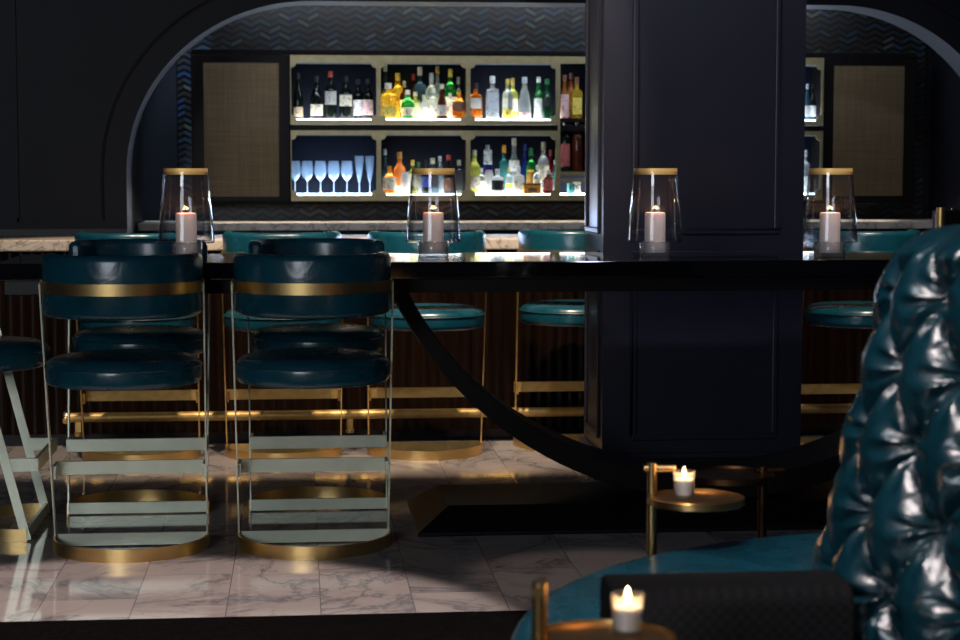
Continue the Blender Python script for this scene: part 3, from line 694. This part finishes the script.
for x, y, lab in ((.458, 6.56, 'glass hurricane lamp with pillar candle standing before the lit bottle shelves'), (1.222, 6.49, 'glass hurricane lamp with pillar candle standing in front of the navy column'),
                  (1.82, 6.42, 'glass hurricane lamp with pillar candle just right of the navy column')):
    c = copy_tree(h0); c.location = (x, y, .92); c['label'] = lab

# ------------------------------------------------------------------ small drink tables with votives
def drink_table(x, y, z, px, py, ztop, r, mat, label, hdir):
    """disc centre x,y at height z; post at px,py"""
    t = thing('drink_table', label, 'side table', (px, py, 0), group='slim brass drink tables')
    dx, dy = x-px, y-py
    MB().lathe([(0,z-.012),(r-.004,z-.012),(r,z-.009),(r,z+.005),(r-.004,z+.006),(r-.005,z),(0,z)], (dx, dy, 0), 48).build('round_top', mat, t)
    MB().tube((0,0,.01), (0,0,ztop), .0115, 20).build('post', mat, t)
    e = Vector(hdir).normalized(); 
    MB().tube(Vector((0,0,ztop-.012))-e*.018, Vector((0,0,ztop-.012))+e*.052, .009, 16).build('handle', mat, t)
    MB().lathe([(0,0),(.07,0),(.07,.008),(.066,.011),(0,.012)], (-e.x*.03, .04, 0), 32).build('foot_plate', mat, t)
    return t
drink_table(.865, 4.084, .50, .775, 4.13, .574, .107, M['dimmed_brass'], 'slim brass drink table with a lit votive, farther of the two lit ones', (1, -.1, 0))
drink_table(.438, 2.713, .538, .345, 2.72, .625, .107, M['dimmed_brass'], 'brass drink table with a lit votive in the near foreground', (.2, 1, 0))
drink_table(1.01, 4.40, .50, 1.10, 4.43, .515, .107, M['bronze'], 'dark bronze drink table, empty, behind the farther candle', (1, .1, 0))
def votive(x, y, z, label):
    t = thing('votive_candle', label, 'candle', (x, y, z), group='lit votive candles')
    MB().lathe([(0,0),(.020,0),(.022,.003),(.0245,.058),(.0250,.063),(.0235,.063),(.0200,.010),(0,.009)], seg=32).build('glass_cup', M['foot_glass'], t)
    w_ = MB().lathe([(0,.0105),(.0190,.011),(.0220,.043),(.021,.045),(0,.042)], seg=28).build('wax', M['votive_wax'], t)
    MB().tube((0,0,.041), (0,0,.051), .001, 8).build('wick', M['wick'], w_)
    MB().lathe([(0,.047),(.003,.049),(.0052,.055),(.0046,.061),(.0025,.068),(0,.074)], seg=16).build('flame', M['flame'], t)
    l = bpy.data.lights.new('flame_light', 'POINT'); l.energy = .35; l.color = (1, .5, .2); l.shadow_soft_size = .006
    lo = bpy.data.objects.new('flame_light', l); COL.objects.link(lo); lo.location = (x, y, z+.078)
votive(.838, 4.085, .50, 'lit votive candle in clear glass on the farther brass drink table')
votive(.478, 2.735, .538, 'lit votive candle in clear glass on the nearest brass drink table')

# ------------------------------------------------------------------ round settee with tufted central back
SX, SY, SR = 1.44, 3.22, 1.08
st = thing('round_settee', 'round teal leather settee with tall button-tufted central back', 'settee', (SX, SY, 0))
MB().lathe([(0,.0),(SR-.10,.0),(SR-.10,.10),(0,.10)], seg=64).build('plinth', M['ebony'], st)
MB().lathe([(0,.10),(SR-.05,.10),(SR-.02,.115),(SR,.15),(SR,.355),(SR-.006,.374),(SR-.02,.387),(SR-.045,.392),(SR-.3,.394),(.3,.394),(0,.394)], seg=96).build('seat', M['leather'], st)
RT = ((.34,.485),(.40,.505),(.46,.525),(.54,.522),(.648,.499),(.774,.470),(.936,.437),(1.06,.405),(1.2,.37))
def RB(z):
    for (a, ra), (b, rb) in zip(RT, RT[1:]):
        if z <= b: return ra+(rb-ra)*(z-a)/(b-a)-.022
    return RT[-1][1]
NA, NZ = 720, 260; z0, z1 = .36, 1.125; nb = 15; dA = 2*PI/nb; dz = .25; aref = math.radians(209.5); zref = .885
mb = MB(); v = []; f = []
for j in range(NZ+1):
    tz = j/NZ; z = z0+(z1-z0)*tz
    Rb = RB(z)
    cap = 0
    if tz > .93: Rb -= .05*(1-math.sqrt(max(0, 1-((tz-.93)/.07)**2)))
    for i in range(NA):
        a = 2*PI*i/NA
        u = (a-aref)/dA; w_ = (z-zref)/dz
        p = u+w_; q = u-w_
        sp, sq = abs(math.sin(PI*p)), abs(math.sin(PI*q))
        pil = (sp*sq)**.55
        # nearest button
        kk = round(p); ll = round(q); bu = (kk+ll)/2; bw = (kk-ll)/2
        du = (u-bu)*dA*.47; dw = (w_-bw)*dz; r_ = math.hypot(du, dw); an = math.atan2(dw, du)
        dim = math.exp(-(r_/.028)**2)
        wr = math.cos(an*9+kk*1.7+ll*2.3)*math.exp(-((r_-.045)/.03)**2)*.0035+math.cos(an*14+kk*3.1)*math.exp(-((r_-.03)/.02)**2)*.002
        fade = min(1, tz/.08)*min(1, (1-tz)/.06)
        d = (.048*pil-.026*dim+wr*2.0)*fade
        rr = Rb+d-.02
        v.append((rr*math.cos(a), rr*math.sin(a), z))
for j in range(NZ):
    for i in range(NA):
        k = (i+1) % NA; f.append((j*NA+i, j*NA+k, (j+1)*NA+k, (j+1)*NA+i))
f.append(tuple(NZ*NA+i for i in range(NA)))
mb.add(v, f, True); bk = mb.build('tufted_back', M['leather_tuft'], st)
btn = MB().lathe([(0,.004),(.006,.0035),(.010,.001),(.011,-.002),(0,-.002)], seg=14)
proto = None
for row in range(-4, 2):
    zz = zref+row*dz/2
    for k in range(-4, 6):
        a = aref+(k+(.5 if row % 2 else 0))*dA
        tz = (zz-z0)/(z1-z0); Rb = RB(zz)-.02-.022+.003
        if proto is None: proto = btn.build('tuft_button', M['piping'], bk); b_ = proto
        else: b_ = proto.copy(); COL.objects.link(b_)
        b_.matrix_local = Matrix.Translation((Rb*math.cos(a), Rb*math.sin(a), zz)) @ Matrix.Rotation(a, 4, 'Z') @ Matrix.Rotation(PI/2, 4, 'Y')
cu = thing('seat_cushion', 'near-black woven cushion lying on the teal settee beside its tufted back', 'cushion', (.715, 3.12, .394))
sec = rrect(.16, .142, .035, 5)
MB().sweep([((-.205+.01*0, 0, .071), (0,1,0), (0,0,1)), ((-.20, 0, .071), (0,1,0), (0,0,1)), ((0, 0, .071), (0,1,0), (0,0,1)), ((.20, 0, .071), (0,1,0), (0,0,1))], sec).build('cushion_cover', M['cloth'], cu, bevel=.01)
# ------------------------------------------------------------------ brass-cornered lantern at the right end of the table
ln = thing('lantern', 'dark lantern with a rounded brass corner post and studs, partly behind the tufted back', 'lantern', (2.27, 6.4, .92))
MB().box(-.075, .075, -.06, .06, .004, .16).build('lantern_body', M['ebony'], ln, bevel=.004)
MB().tube((-.082, -.05, 0), (-.082, -.05, .172), .016, 20).build('corner_post', M['bronze'] if False else M['brass'], ln)
for k in range(4): MB().lathe([(0,0),(.007,.003),(.008,.008),(.005,.013),(0,.015)], (-.04+.034*k, -.058, .16), 12).build('stud', M['brass_polished'], ln)
